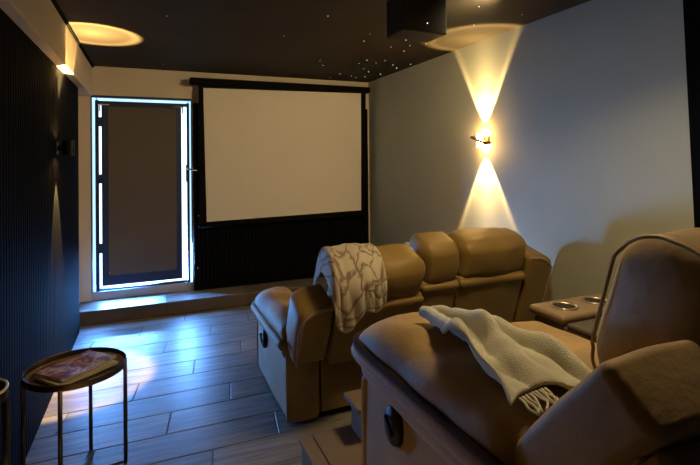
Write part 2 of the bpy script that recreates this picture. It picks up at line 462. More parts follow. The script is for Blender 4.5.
for s, x in ((1, -0.455), (-1, 0.305)):
    o = boxes('corner_bracket', [(x-0.006, x+0.006, YF-0.016, YF-0.004, DZ1-0.16, DZ1-0.085), (min(x, x+s*0.085), max(x, x+s*0.085), YF-0.018, YF-0.004, DZ1-0.099, DZ1-0.085)], 'chrome', door, 0.002, 1)
    o['label'] = 'bright metal corner bracket'
for z in (1.86, 1.30, 0.62):
    boxes('hinge', [(-0.492, -0.440, YF+0.0, YF+0.05, z-0.045, z+0.045)], 'door_metal_bluecast', door, 0.004, 1)
hp = boxes('handle_plate', [(0.335, 0.365, YF-0.004, YF+0.012, 1.25, 1.43)], 'door_metal_bluecast', door, 0.003, 1)
bm = bmesh.new()
tube_bm(bm, smooth_path([(0.350, YF+0.0, 1.385), (0.350, YF-0.055, 1.385), (0.358, YF-0.066, 1.383), (0.40, YF-0.068, 1.375), (0.447, YF-0.064, 1.37)], 5), 0.010, 8)
bmesh.ops.translate(bm, verts=bm.verts, vec=-off(hp)); bmesh.ops.recalc_face_normals(bm, faces=bm.faces)
me = bpy.data.meshes.new('lever'); bm.to_mesh(me); bm.free(); link('lever', me, 'chrome', hp, True)
# daylight entering by the glazed strips
def area(name, loc, sx, sy, power, tgt, spread, col):
    l = bpy.data.lights.new(name, 'AREA'); l.shape = 'RECTANGLE'; l.size = sx; l.size_y = sy; l.energy = power; l.color = col; l.spread = math.radians(spread)
    o = bpy.data.objects.new(name, l); COL.objects.link(o); o.location = loc
    d = Vector(tgt).normalized(); z = -d; xx = Vector((0, 0, 1)).cross(z).normalized(); yy = z.cross(xx)
    o.matrix_world = Matrix(((xx.x, yy.x, z.x, loc[0]), (xx.y, yy.y, z.y, loc[1]), (xx.z, yy.z, z.z, loc[2]), (0, 0, 0, 1)))
    return o
for nm, x, wd in (('daylight_strip', -0.512, 0.046), ('daylight_strip', -0.456, 0.02), ('daylight_strip', 0.320, 0.045), ('daylight_strip', 0.380, 0.030)):
    area(nm, (x, YF+0.046, 0.49), wd, 0.62, DAY_W*1.35*wd/0.141, (0.92, -1, 0.10), 66, SKYLIGHT)
area('daylight_strip', (-0.05, YF+0.046, DZ0+0.115), 0.80, 0.024, DAY_W*0.38, (0.05, -1, -0.40), 116, DAY)
for x in (-0.512, 0.335):
    area('daylight_strip', (x, YF+0.046, 0.46), 0.045, 0.5, DAY_W*0.20, (0.22 if x < 0 else 0.05, -1, -0.55), 84, DAY)

# ------------------------------------------------------------------ projection screen
scr = empty('projection_screen', (1.43, 5.07, 0.80), 'large pull-down projection screen with black border hanging on the front wall', 'projection screen')
boxes('housing', [(0.37, 2.385, 5.03, 5.12, 2.248, 2.316)], 'screen_black', scr, 0.008, 2)
boxes('housing_bracket', [(0.60, 0.66, 5.10, 5.198, 2.255, 2.305)], 'screen_black', scr)
boxes('housing_bracket', [(2.14, 2.20, 5.10, 5.198, 2.255, 2.305)], 'screen_black', scr)
def quad_sheet(name, pts, y, th, m):
    bm = bmesh.new()
    a = [bm.verts.new((x, y, z)) for x, z in pts]; b = [bm.verts.new((x, y+th, z)) for x, z in pts]
    bm.faces.new(a); bm.faces.new(b[::-1])
    for i in range(4):
        j = (i+1) % 4; bm.faces.new((a[i], b[i], b[j], a[j]))
    bmesh.ops.translate(bm, verts=bm.verts, vec=-off(scr)); bmesh.ops.recalc_face_normals(bm, faces=bm.faces)
    me = bpy.data.meshes.new(name); bm.to_mesh(me); bm.free(); return link(name, me, m, scr)
quad_sheet('border_cloth', [(0.455, 0.79), (2.33, 0.815), (2.345, 2.255), (0.455, 2.255)], 5.078, 0.004, 'screen_black')
quad_sheet('screen_cloth', [(0.527, 0.838), (2.270, 0.872), (2.283, 2.243), (0.502, 2.218)], 5.074, 0.003, 'screen_white')
tubes('weight_bar', [[(0.45, 5.078, 0.79), (2.335, 5.078, 0.815)]], 0.013, 'screen_black', scr)

# ------------------------------------------------------------------ wall lamps
def beam(name, loc, direction, power, span=40.0):
    half = span*0.8
    l = bpy.data.lights.new(name, 'SPOT'); l.energy = power; l.color = WARM; l.spot_size = math.radians(2*half); l.spot_blend = 0.12
    l.shadow_soft_size = 0.012
    l.use_nodes = True; nt = l.node_tree; em = nt.nodes['Emission']
    tc = nt.nodes.new('ShaderNodeTexCoord'); sx = nt.nodes.new('ShaderNodeSeparateXYZ')
    ab = nt.nodes.new('ShaderNodeMath'); ab.operation = 'ABSOLUTE'
    ac = nt.nodes.new('ShaderNodeMath'); ac.operation = 'ARCCOSINE'
    mr = nt.nodes.new('ShaderNodeMapRange'); mr.inputs[1].default_value = 0; mr.inputs[2].default_value = math.radians(span)
    rp = nt.nodes.new('ShaderNodeValToRGB'); cr = rp.color_ramp; cr.interpolation = 'B_SPLINE'
    g = lambda v: (v, v, v, 1)
    cr.elements[0].position = 0.0; cr.elements[0].color = g(1.0)
    cr.elements[1].position = 1.0; cr.elements[1].color = g(0.0)
    for p, v in ((0.18, .8), (0.35, .6), (0.52, .52), (0.60, .52), (0.665, 1.0), (0.70, .9), (0.75, .25), (0.80, .0)):
        e = cr.elements.new(p); e.color = g(v)
    nt.links.new(tc.outputs['Normal'], sx.inputs[0]); nt.links.new(sx.outputs[2], ab.inputs[0]); nt.links.new(ab.outputs[0], ac.inputs[0])
    nt.links.new(ac.outputs[0], mr.inputs[0]); nt.links.new(mr.outputs[0], rp.inputs[0]); nt.links.new(rp.outputs[0], em.inputs['Strength'])
    o = bpy.data.objects.new(name, l); COL.objects.link(o); o.location = loc
    o.rotation_mode = 'QUATERNION'; o.rotation_quaternion = Vector(direction).to_track_quat('-Z', 'Y')
    return o
# bright lamp on the right wall
LX, LY, LZ = 2.385, 3.03, 1.605
rl = empty('wall_sconce', (XR, LY, LZ), 'glowing bronze up-and-down sconce on the grey right wall', 'wall lamp')
boxes('mount_plate', [(XR-0.012, XR, LY-0.045, LY+0.045, LZ-0.03, LZ+0.03)], 'bronze', rl, 0.004, 1)
bm = bmesh.new()
box_bm(bm, XR-0.09, XR-0.010, LY-0.085, LY+0.085, LZ-0.010, LZ+0.010)
for v in bm.verts: v.co.z += 0.32*(v.co.y-LY)
bmesh.ops.bevel(bm, geom=list(bm.edges), offset=0.006, segments=2, affect='EDGES')
bmesh.ops.translate(bm, verts=bm.verts, vec=-off(rl)); me = bpy.data.meshes.new('lamp_bar'); bm.to_mesh(me); bm.free(); link('lamp_bar', me, 'bronze', rl)
for s in (1, -1):
    bm = bmesh.new(); cyl_bm(bm, (LX, LY), 0.026, LZ+s*0.016, LZ+s*0.055, 20)
    bmesh.ops.recalc_face_normals(bm, faces=bm.faces)
    bmesh.ops.translate(bm, verts=bm.verts, vec=-off(rl)); me = bpy.data.meshes.new('lens'); bm.to_mesh(me); bm.free()
    link('lens', me, 'lamp_lens', rl, True)
    beam('sconce_beam', (LX, LY, LZ+s*0.062), (0.0, 0, s), SCONCE_W)
# small black lamps on the slat wall: one in view, an added unseen twin beside the camera for warm fill
def slat_lamp(QX, QY, QZ, label, upd, downd, upw, downw, dspan=34.0):
    ll = empty('wall_sconce', (XP, QY, QZ), label, 'wall lamp', 'black sconces on the slatted wall')
    boxes('mount_plate', [(XP, XP+0.012, QY-0.035, QY+0.035, QZ-0.04, QZ+0.04)], 'lamp_black', ll, 0.003, 1)
    boxes('bracket', [(XP+0.01, QX-0.03, QY-0.015, QY+0.015, QZ-0.018, QZ+0.018)], 'lamp_black', ll, 0.002, 1)
    bm = bmesh.new(); n = 28
    rings = []
    for rr, zz in ((0.031, 0.034), (0.033, 0.050), (0.036, 0.051), (0.038, 0.048), (0.038, -0.048), (0.036, -0.051), (0.033, -0.050), (0.031, -0.034)):
        rings.append([bm.verts.new((QX+rr*math.cos(2*PI*k/n), QY+rr*math.sin(2*PI*k/n), QZ+zz)) for k in range(n)])
    for a, b in zip(rings, rings[1:]):
        for k in range(n): bm.faces.new((a[k], a[(k+1) % n], b[(k+1) % n], b[k]))
    bm.faces.new(rings[0]); bm.faces.new(rings[-1])
    bmesh.ops.recalc_face_normals(bm, faces=bm.faces)
    bmesh.ops.translate(bm, verts=bm.verts, vec=-off(ll)); me = bpy.data.meshes.new('lamp_body'); bm.to_mesh(me); bm.free(); link('lamp_body', me, 'lamp_black', ll, False)
    for s in (1, -1):
        bm = bmesh.new(); cyl_bm(bm, (QX, QY), 0.026, QZ+s*0.0345, QZ+s*0.037, 20)
        bmesh.ops.recalc_face_normals(bm, faces=bm.faces)
        bmesh.ops.translate(bm, verts=bm.verts, vec=-off(ll)); me = bpy.data.meshes.new('lens'); bm.to_mesh(me); bm.free(); link('lens', me, 'lamp_lens', ll)
    beam('sconce_beam', (QX, QY, QZ+0.055), upd, SCONCE_W*upw, 26.0)
    beam('sconce_beam', (QX, QY, QZ-0.055), downd, SCONCE_W*downw, dspan)
slat_lamp(-0.505, 3.62, 1.555, 'small black cylinder sconce on the slatted left wall near the door', (0.15, 0.36, 1), (0.0, 0.02, -1), 5.0, 1.7, 26.0)
slat_lamp(-0.505, 1.20, 1.555, 'added, unseen black cylinder sconce on the slatted left wall beside the camera', (0.10, 0.0, 1), (0.10, 0.02, -1), 1.2, 1.5)

# added warm fill light over the rear row (above the picture's top edge)
for x, y in ((1.45, 1.40),):
    d = empty('added_downlight', (x, y, H), 'added, unseen warm fill light above the rear row seat', 'ceiling lamp')
    bm = bmesh.new(); cyl_bm(bm, (x, y), 0.19, H-0.022, H, 40)
    bmesh.ops.translate(bm, verts=bm.verts, vec=-off(d)); me = bpy.data.meshes.new('rim'); bm.to_mesh(me); bm.free(); link('rim', me, 'chrome', d)
    bm = bmesh.new(); cyl_bm(bm, (x, y), 0.172, H-0.026, H-0.021, 40)
    bmesh.ops.translate(bm, verts=bm.verts, vec=-off(d)); me = bpy.data.meshes.new('lens'); bm.to_mesh(me); bm.free(); link('lens', me, 'fill_lens', d)
    l = bpy.data.lights.new('fill_downlight', 'AREA'); l.shape = 'DISK'; l.size = 0.34; l.spread = math.radians(125); l.energy = FILL_DOWN_W; l.color = (1, 0.76, 0.40)
    o = bpy.data.objects.new('fill_downlight', l); COL.objects.link(o); o.location = (x, y, H-0.03)

# added, unseen fill spot over the seats, turned to the screen wall
SL = Vector((1.86, 2.08, 2.385))
sd_ = (Vector((1.0, 5.1, 1.35))-SL).normalized()
cs = empty('added_fill_spot', (SL.x, SL.y, H), 'added, unseen ceiling fill spotlight turned towards the screen wall', 'ceiling lamp')
bm = bmesh.new(); cyl_bm(bm, (SL.x, SL.y), 0.045, H-0.010, H, 28)
bmesh.ops.translate(bm, verts=bm.verts, vec=-off(cs)); me = bpy.data.meshes.new('rim'); bm.to_mesh(me); bm.free(); link('rim', me, 'lamp_black', cs)
bm = bmesh.new(); cyl_bm(bm, (SL.x, SL.y), 0.032, H-0.013, H-0.009, 28)
bmesh.ops.translate(bm, verts=bm.verts, vec=-off(cs)); me = bpy.data.meshes.new('lens'); bm.to_mesh(me); bm.free(); link('lens', me, 'fill_lens', cs)
l = bpy.data.lights.new('fill_spot_light', 'SPOT'); l.energy = FILL_SPOT_W; l.color = (1, 0.74, 0.40); l.spot_size = math.radians(118); l.spot_blend = 1.0; l.shadow_soft_size = 0.04
o = bpy.data.objects.new('fill_spot_light', l); COL.objects.link(o); o.location = SL+Vector((0, 0.03, -0.03)); o.rotation_mode = 'QUATERNION'; o.rotation_quaternion = sd_.to_track_quat('-Z', 'Y')

# ------------------------------------------------------------------ projector box on the ceiling
pj = empty('projector', (1.385, 2.31, H), 'black box projector hanging from the dark ceiling', 'projector')
boxes('housing', [(1.245, 1.525, 2.215, 2.405, 2.15, 2.36)], 'plastic_dark', pj, 0.006, 2)
boxes('ceiling_mount', [(1.33, 1.44, 2.26, 2.36, 2.355, 2.40)], 'plastic_dark', pj, 0.003, 1)
bm = bmesh.new(); bmesh.ops.create_cone(bm, cap_ends=True, segments=20, radius1=0.04, radius2=0.035, depth=0.03, matrix=Matrix.Translation((1.40, 2.415, 2.25)) @ Matrix.Rotation(PI/2, 4, 'X'))
bmesh.ops.translate(bm, verts=bm.verts, vec=-off(pj)); me = bpy.data.meshes.new('lens'); bm.to_mesh(me); bm.free(); link('lens', me, 'plastic_dark', pj)
boxes('indicator_light', [(1.3965, 1.4005, 2.211, 2.216, 2.198, 2.202)], 'star', pj)

# ------------------------------------------------------------------ rear seating platform
PZ = 0.24; PX0 = 0.59; PY1 = 2.02
boxes_pl = boxes('trim_7', [(PX0+0.012, XR-0.035, YB, PY1-0.012, 0.0, PZ-0.014)], 'carpet_step'); struct(boxes_pl, 'brown raised platform carrying the rear recliner')
boxes('edge_board', [(PX0, PX0+0.06, YB, PY1, PZ-0.022, PZ)], 'carpet_step', boxes_pl, 0.004, 2)
boxes('deck_board', [(PX0+0.064, XR-0.035, YB, PY1, PZ-0.022, PZ)], 'carpet_step', boxes_pl, 0.004, 2)
lg = empty('low_ledge', (1.30, 1.93, PZ), 'low brown wooden ledge standing on the platform edge between the seat rows', 'ledge')
boxes('body', [(0.83, 1.60, 1.86, 1.99, PZ, PZ+0.135)], 'carpet_step', lg, 0.004, 1)
boxes('top_board', [(0.80, 1.63, 1.84, 2.01, PZ+0.135, PZ+0.16)], 'carpet_step', lg, 0.006, 2)

# ================================================================== RECLINERS
def recliner(root, sx0, sx1, yr, z0, arms, rec, arm_h=0.58, arm_w=0.22, hinge_y=0.0, hinge_z=0.40, wing_a=None, wing_h=0.39, wing_f=0.10, head=(0.38, 0.62), head_d=(-0.09, 0.14), head_rot=0.0, head_rx=0.04, head_in=0.0, head_r=0.085, wing_r=0.03,
             pad_mat='suede', stripe=True, back_mat='suede_back', seat_top=0.48, knob=False, handle=True):
    ln = 0.80
    def W(x, y, z): return Vector((x, yr+y, z0+z))
    B = lambda lo, hi: (W(*lo), W(*hi))
    soft('base', *B((sx0+0.005, 0.06, 0.03), (sx1-0.005, 0.74, 0.30)), 0.02, back_mat, root)
    soft('rear_panel', *B((sx0, 0.025, 0.04), (sx1, 0.065, 0.40)), 0.015, back_mat, root)
    soft('footrest', *B((sx0+0.012, 0.745, 0.07), (sx1-0.012, 0.835, 0.32)), 0.035, 'suede', root, puff=(0, 0.015, 0))
    soft('seat_cushion', *B((sx0+0.006, 0.10, 0.30), (sx1-0.006, ln+0.015, seat_top-0.025)), 0.065, 'suede', root, puff=(0, 0, 0.03), wob=0.008)
    for x in (sx0+0.06, sx1-0.06):
        for y in (0.12, 0.68):
            boxes('foot', [(x-0.025, x+0.025, yr+y-0.025, yr+y+0.025, z0, z0+0.035)], 'plastic_dark', root)
    for s in arms:                                  # -1 left arm, +1 right arm
        xi = sx0 if s < 0 else sx1
        xo = xi+s*arm_w
        x0, x1 = min(xi, xo), max(xi, xo)
        zp = arm_h-0.18
        def lean(p, a, b, g): return (p.x, p.y+0.045*(0.5+0.5*g)*(1 if b < -0.2 else 0)*0, p.z)
        arm = soft('arm', *B((x0+0.012, 0.0, 0.02), (x1-0.012, ln, zp+0.02)), 0.03, 'suede', root, puff=(0.008, 0.0, 0), wob=0.003)
        xe = xo-s*0.012
        # piping round the outer side panel
        pth = smooth_path([W(xe-s*0.004, 0.03, 0.03), W(xe, 0.02, 0.16), W(xe, 0.022, zp-0.06), W(xe, 0.05, zp-0.015), W(xe+s*0.006, 0.20, zp), W(xe+s*0.006, 0.50, zp), W(xe+s*0.004, ln-0.09, zp-0.005), W(xe, ln-0.03, zp-0.03), W(xe, ln-0.012, zp-0.08), W(xe, ln-0.010, 0.2), W(xe-s*0.004, ln-0.012, 0.03)], 6)
        tubes('piping', [pth], 0.011, 'piping', arm)
        # lower roll under the pad
        soft('arm_roll', *B((x0-0.004, 0.02, zp-0.055), (x1+0.004, ln+0.012, zp+0.055)), 0.05, 'suede', arm, puff=(0.006, 0.006, 0), wob=0.004)
        # padded top
        def dome(p, a, b, g):
            t = max(0.0, (b-0.55)/0.45); u = max(0.0, (-b-0.6)/0.4)
            dz = -0.055*t*t*(0.5+0.5*g)-0.03*u*u*(0.5+0.5*g)
            crease = 0.006*math.sin(9*b+3*a)*(0.5+0.5*g)
            return (p.x+s*0.012*(g < 0)*0, p.y+0.018*t*(-g), p.z+dz+crease)
        soft('arm_pad', *B((x0-0.014, -0.01, zp+0.03), (x1+0.022 if s < 0 else x1+0.014, ln+0.03, arm_h)), 0.075, pad_mat, arm, puff=(0.01, 0.012, 0.022), warp=dome, wob=0.006, wscale=9)
        # pad lip and dark trim stripe following the edge of the pad
        so = xo+s*0.014
        def loop(z, e):
            return smooth_path([W(so+s*e, 0.0, z), W(so+s*e, 0.25, z), W(so+s*e, 0.55, z), W(so+s*e, ln-0.06, z), W(so+s*(e-0.02), ln+0.01, z), W(so-s*0.06, ln+0.032+e, z), W(xi+s*0.09, ln+0.032+e, z), W(xi+s*0.02, ln+0.02, z)], 6)
        tubes('pad_lip', [loop(zp+0.058, 0.004)], 0.026, 'suede', arm, n=12)
        if stripe:
            bm = bmesh.new(); tube_bm(bm, loop(zp+0.094, 0.012), 0.013, 10)
            bmesh.ops.translate(bm, verts=bm.verts, vec=-off(arm)); bmesh.ops.recalc_face_normals(bm, faces=bm.faces)
            me = bpy.data.meshes.new('trim_stripe'); bm.to_mesh(me); bm.free(); o = link('trim_stripe', me, 'stripe', arm, True); o['label'] = 'dark brown trim stripe along the arm pad'
        if handle and s < 0:
            c = W(xe-0.015, ln-0.26, zp-0.085)
            bm = bmesh.new()
            bmesh.ops.create_cone(bm, cap_ends=True, segments=28, radius1=0.052, radius2=0.044, depth=0.018, matrix=Matrix.Translation(c) @ Matrix.Rotation(-PI/2, 4, 'Y') @ Matrix.Scale(1.25, 4, (1, 0, 0)))
            bmesh.ops.translate(bm, verts=bm.verts, vec=-off(arm)); bmesh.ops.recalc_face_normals(bm, faces=bm.faces)
            me = bpy.data.meshes.new('handle_cup'); bm.to_mesh(me); bm.free(); o = link('handle_cup', me, 'plastic_dark', arm, True); o['label'] = 'dark oval recliner handle cup'
            o = tubes('release_lever', [smooth_path([c+Vector((-0.012, 0.028, 0.02)), c+Vector((-0.020, 0.012, 0.026)), c+Vector((-0.020, -0.01, 0.01)), c+Vector((-0.016, -0.02, -0.02))], 5)], 0.006, 'plastic_dark', arm)
    # ---- back unit, leaning about the hinge
    hy, hz = hinge_y, hinge_z
    def R(ang):
        ca, sa = math.cos(ang), math.sin(ang)
        def f(p):
            y, z = p.y-yr-hy, p.z-z0-hz
            return Vector((p.x, yr+hy+y*ca-z*sa, z0+hz+y*sa+z*ca))
        return f
    r = math.radians(rec); f = R(r)
    W2 = lambda x, y, z: Vector((x, yr+hy+y, z0+hz+z))
    h0, h1 = head
    soft('back_panel', W2(sx0+0.004, -0.10, -0.02), W2(sx1-0.004, -0.02, h0+0.03), 0.022, back_mat, root, xf=f, puff=(0, 0.008, 0), wob=0.004)
    soft('back_cushion', W2(sx0+0.008, -0.03, 0.02), W2(sx1-0.008, 0.12, h0+0.04), 0.06, 'suede', root, xf=f, puff=(0, 0.03, 0), wob=0.006)
    soft('back_ridge', W2(sx0, -0.118, h0-0.028), W2(sx1, -0.05, h0+0.018), 0.02, back_mat, root, xf=f, wob=0.003)
    hr = math.radians(head_rot)
    def fh(p):
        q = p.copy(); y, z = q.y-(yr+hy), q.z-(z0+hz+h0)
        c_, s_ = math.cos(hr), math.sin(hr)
        q.y = yr+hy+y*c_-z*s_; q.z = z0+hz+h0+y*s_+z*c_
        return f(q)
    def hwarp(p, a, b, g):
        cr = 0.006*math.sin(40*p.x)*max(0, g)*max(0, a*a-0.35)
        return (p.x, p.y, p.z-0.012*abs(a)**6*(g > 0)+cr)
    soft('headrest', W2(sx0+head_in+0.008, head_d[0], h0), W2(sx1-0.008, head_d[1], h1), head_r, back_mat, root, xf=fh, rx=head_rx, puff=(0.010, 0.02, 0.008), warp=hwarp, wob=0.010, wscale=9)
    if head_in:
        ya, yb, za, zb, rr = head_d[0]+0.004, head_d[1]-0.004, h0+0.004, h1-0.004, head_r*0.98
        lp_ = []
        for cy_, cz_, a0 in ((yb-rr, zb-rr, 0), (ya+rr, zb-rr, 90), (ya+rr, za+rr, 180), (yb-rr, za+rr, 270)):
            for k in range(7):
                a_ = math.radians(a0+15*k); wv = 0.004*math.sin(a_*16)
                lp_.append(W2(sx0+head_in+0.030+wv, cy_+(rr+0.004)*math.cos(a_), cz_+(rr+0.004)*math.sin(a_)))
        lp_ = [fh(p) for p in smooth_path(lp_, 3, True)]
        tubes('headrest_welt', [lp_], 0.0045, 'suede', root, closed=True)
    for s in arms:
        xi = sx0 if s < 0 else sx1
        xo = xi+s*(arm_w-0.01)
        x0, x1 = min(xi+s*0.012, xo), max(xi+s*0.012, xo)
        wa = R(math.radians(rec if wing_a is None else wing_a))
        def wwarp(p, a, b, g):
            # outer top corner drops in a soft curve
            o_ = max(0.0, a*s*0.5+0.5)
            return (p.x, p.y, p.z-(0.05 if not stripe else 0.01)*o_**3*max(0, g))
        wing = soft('back_wing', W2(x0, -0.10, 0.02), W2(x1, wing_f, wing_h), wing_r, back_mat if not stripe else 'suede', root, xf=wa, warp=wwarp, puff=(0.006, 0.012, 0.006), wob=0.005)
        pp = [W2(xo-s*0.02, -0.105, 0.03), W2(xo-s*0.012, -0.105, 0.12), W2(xo-s*0.012, -0.105, wing_h-0.13), W2(xo-s*0.03, -0.102, wing_h-0.065), W2((xi+xo)/2, -0.100, wing_h-0.020), W2(xi+s*0.03, -0.10, wing_h-0.012)]
        pp = [wa(p) for p in smooth_path(pp, 6)]
        tubes('wing_piping', [pp], 0.010 if not stripe else 0.006, 'piping' if not stripe else 'suede', wing)
        if stripe:
            soft('back_shell', W2(x0+0.012, -0.235, -0.10), W2(x1, -0.104, wing_h-0.035), 0.02, 'suede', root, xf=wa, puff=(0.004, 0, 0), wob=0.004)
    if knob:
        bm = bmesh.new(); bmesh.ops.create_uvsphere(bm, u_segments=12, v_segments=8, radius=0.013, matrix=Matrix.Translation(W(sx1+0.05, -0.10, 0.50)))
        bmesh.ops.translate(bm, verts=bm.verts, vec=-off(root)); me = bpy.data.meshes.new('metal_stud'); bm.to_mesh(me); bm.free(); o = link('metal_stud', me, 'chrome', root, True); o['label'] = 'small shiny metal stud'

G = 'front row recliner seats'
c1 = empty('recliner', (1.05, 2.90, 0), 'tan suede recliner with a cream throw over its headrest, front row by the aisle', 'recliner', G)
recliner(c1, 0.872, 1.385, 2.50, 0.0, (-1,), 24, arm_w=0.205, stripe=False, head_r=0.062, head_rx=0.034, head=(0.36, 0.585))
c2 = empty('recliner', (1.55, 2.90, 0), 'narrow armless tan middle seat in the front row of recliners', 'recliner', G)
recliner(c2, 1.392, 1.640, 2.50, 0.0, (), 17, stripe=False, head_r=0.062, head_rx=0.034)
c3 = empty('recliner', (2.02, 2.90, 0), 'tan recliner beside the grey right wall, front row', 'recliner', G)
recliner(c3, 1.648, 2.135, 2.50, 0.0, (1,), 17, stripe=False, head_r=0.062, head_rx=0.034, wing_h=0.50, knob=True)
c4 = empty('recliner', (1.12, 1.17, PZ), 'large tan suede recliner nearest the camera with dark striped arm and a beige throw', 'recliner', 'rear row seating')
recliner(c4, 0.95, 1.54, 0.77, PZ, (-1,), 16, arm_h=0.655, arm_w=0.26, hinge_y=0.12, hinge_z=0.44, wing_a=39, wing_h=0.54, wing_f=0.03, wing_r=0.02, head=(0.22, 0.64), head_d=(-0.22, 0.05), head_in=0.02, head_rx=0.06, head_r=0.115, seat_top=0.555, back_mat='suede')

# ------------------------------------------------------------------ console with cup holders
cn = empty('console', (1.77, 1.30, PZ), 'dark console with two metal-rimmed cup holders beside the near recliner', 'console')
CT = 0.80
soft('body', (1.565, 0.80, PZ+0.0), (1.99, 1.64, CT-0.035), 0.02, 'console_dark', cn)
soft('storage_lid', (1.565, 0.80, CT-0.05), (1.99, 1.455, CT-0.022), 0.012, 'console_dark', cn)
bm = soft_mesh('top', (1.56, 1.46, CT-0.04), (2.0, 1.665, CT), 0.018)
bmesh.ops.translate(bm, verts=bm.verts, vec=-off(cn)); me = bpy.data.meshes.new('top_pad'); bm.to_mesh(me); bm.free(); top = link('top_pad', me, 'console_top', cn, True)
for cx in (1.675, 1.865):
    c = (cx, 1.565)
    bm = bmesh.new()
    n = 28
    def ring(r, z): return [bm.verts.new((c[0]+r*math.cos(2*PI*i/n), c[1]+r*math.sin(2*PI*i/n), z)) for i in range(n)]
    rs = [ring(0.058, CT-0.002), ring(0.058, CT+0.006), ring(0.050, CT+0.007), ring(0.047, CT+0.001)]
    for a, b in zip(rs, rs[1:]):
        for i in range(n): bm.faces.new((a[i], a[(i+1) % n], b[(i+1) % n], b[i]))
    bmesh.ops.recalc_face_normals(bm, faces=bm.faces); bmesh.ops.translate(bm, verts=bm.verts, vec=-off(cn))
    me = bpy.data.meshes.new('cup_rim'); bm.to_mesh(me); bm.free(); o = link('cup_rim', me, 'cup_metal', cn, True); o['label'] = 'metal cup holder rim'
    bm = bmesh.new(); cyl_bm(bm, c, 0.048, CT-0.06, CT+0.0015, 28)
    bmesh.ops.translate(bm, verts=bm.verts, vec=-off(cn)); me = bpy.data.meshes.new('cup_well'); bm.to_mesh(me); bm.free(); link('cup_well', me, 'plastic_dark', cn)

# ------------------------------------------------------------------ throws
def sheet(name, rows, m, label, cat, th=0.010, group=None):
    nr, nc = len(rows), len(rows[0])
    bm = bmesh.new(); uvl = bm.loops.layers.uv.new('UVMap')
    g = [[bm.verts.new(p) for p in r_] for r_ in rows]
    for i in range(nr-1):
        for j in range(nc-1):
            f = bm.faces.new((g[i][j], g[i][j+1], g[i+1][j+1], g[i+1][j]))
            for l, (a, b) in zip(f.loops, ((i, j), (i, j+1), (i+1, j+1), (i+1, j))): l[uvl].uv = (b/(nc-1), a/(nr-1))
    c = Vector((0, 0, 0))
    for v in bm.verts: c += v.co
    c /= len(bm.verts); c.z = min(v.co.z for v in bm.verts)
    bmesh.ops.translate(bm, verts=bm.verts, vec=-c)
    bmesh.ops.recalc_face_normals(bm, faces=bm.faces)
    me = bpy.data.meshes.new(name); bm.to_mesh(me); bm.free()
    o = link(name, me, m, None, True, c)
    sd = o.modifiers.new('thickness', 'SOLIDIFY'); sd.thickness = th; sd.offset = 1.0
    ss = o.modifiers.new('smooth', 'SUBSURF'); ss.levels = 1; ss.render_levels = 2
    return tag(o, label, cat, group)
# cream throw over the aisle recliner's headrest. profile of the headrest in (y,z) after leaning
def lean_pt(y, z, rec=24, yr=2.50, hz=0.40):
    a = math.radians(rec); return (yr+y*math.cos(a)-z*math.sin(a), hz+y*math.sin(a)+z*math.cos(a))
prof = [(0.17, 0.36), (0.178, 0.42), (0.168, 0.50), (0.12, 0.575), (0.03, 0.605), (-0.05, 0.59), (-0.112, 0.53), (-0.130, 0.46), (-0.136, 0.39), (-0.142, 0.33), (-0.15, 0.27), (-0.155, 0.21)]
prof = smooth_path([(0, p[0], p[1]) for p in prof], 4)
NC = 26
rows = []
for i in range(40):
    s = i/39
    r_ = []
    for j in range(NC):
        t = j/(NC-1)
        # how far the cloth hangs down the rear side, column by column
        hang = 0.765+0.05*math.sin(t*5.0)-0.10*math.exp(-((t-0.12)/0.14)**2)*0+0.10*math.exp(-((t-0.34)/0.11)**2)+0.03*math.sin(t*17)
        if t < 0.22: hang -= 0.30*((0.22-t)/0.22)
        q = s*hang
        k = q*(len(prof)-1); a = int(min(k, len(prof)-2)); fr = k-a
        p = prof[a].lerp(prof[a+1], fr)
        yy, zz = p.y, p.z
        rear = max(0.0, (q-0.48)/0.5)
        fold = 0.016*math.sin(t*21+1.5*math.sin(s*4))*min(1, 0.35+1.6*rear)+0.010*math.sin(t*39+2.0)*rear
        dy, dz = (prof[min(a+2, len(prof)-1)]-prof[max(a-1, 0)]).yz if False else ((prof[min(a+2, len(prof)-1)].y-prof[max(a-1, 0)].y), (prof[min(a+2, len(prof)-1)].z-prof[max(a-1, 0)].z))
        L = math.hypot(dy, dz) or 1
        ny, nz = dz/L, -dy/L
        if ny*(yy-0.02)+nz*(zz-0.5) < 0: ny, nz = -ny, -nz
        lift = 0.012+abs(fold)+0.012*rear
        yy += ny*lift; zz += nz*lift
        if zz > 0.5: zz += 0.006*math.sin(t*12)
        Y, Z = lean_pt(yy, zz)
        tt = max(0.0, (0.26-t)/0.26)
        x = (0.850+0.255*(t-0.26)/0.74 if t >= 0.26 else 0.850-0.016*math.sin(tt*PI/2))+0.010*math.sin(s*5+t*6)+0.05*rear*(t-0.3)
        Z -= 0.13*tt*tt*(1 if zz > 0.40 else 0.5)
        r_.append((x, Y, Z))
    rows.append(r_)
sheet('throw_blanket', rows, 'throw_cream', 'cream throw with brown line pattern draped over the aisle recliner headrest', 'blanket', 0.012, 'throws')
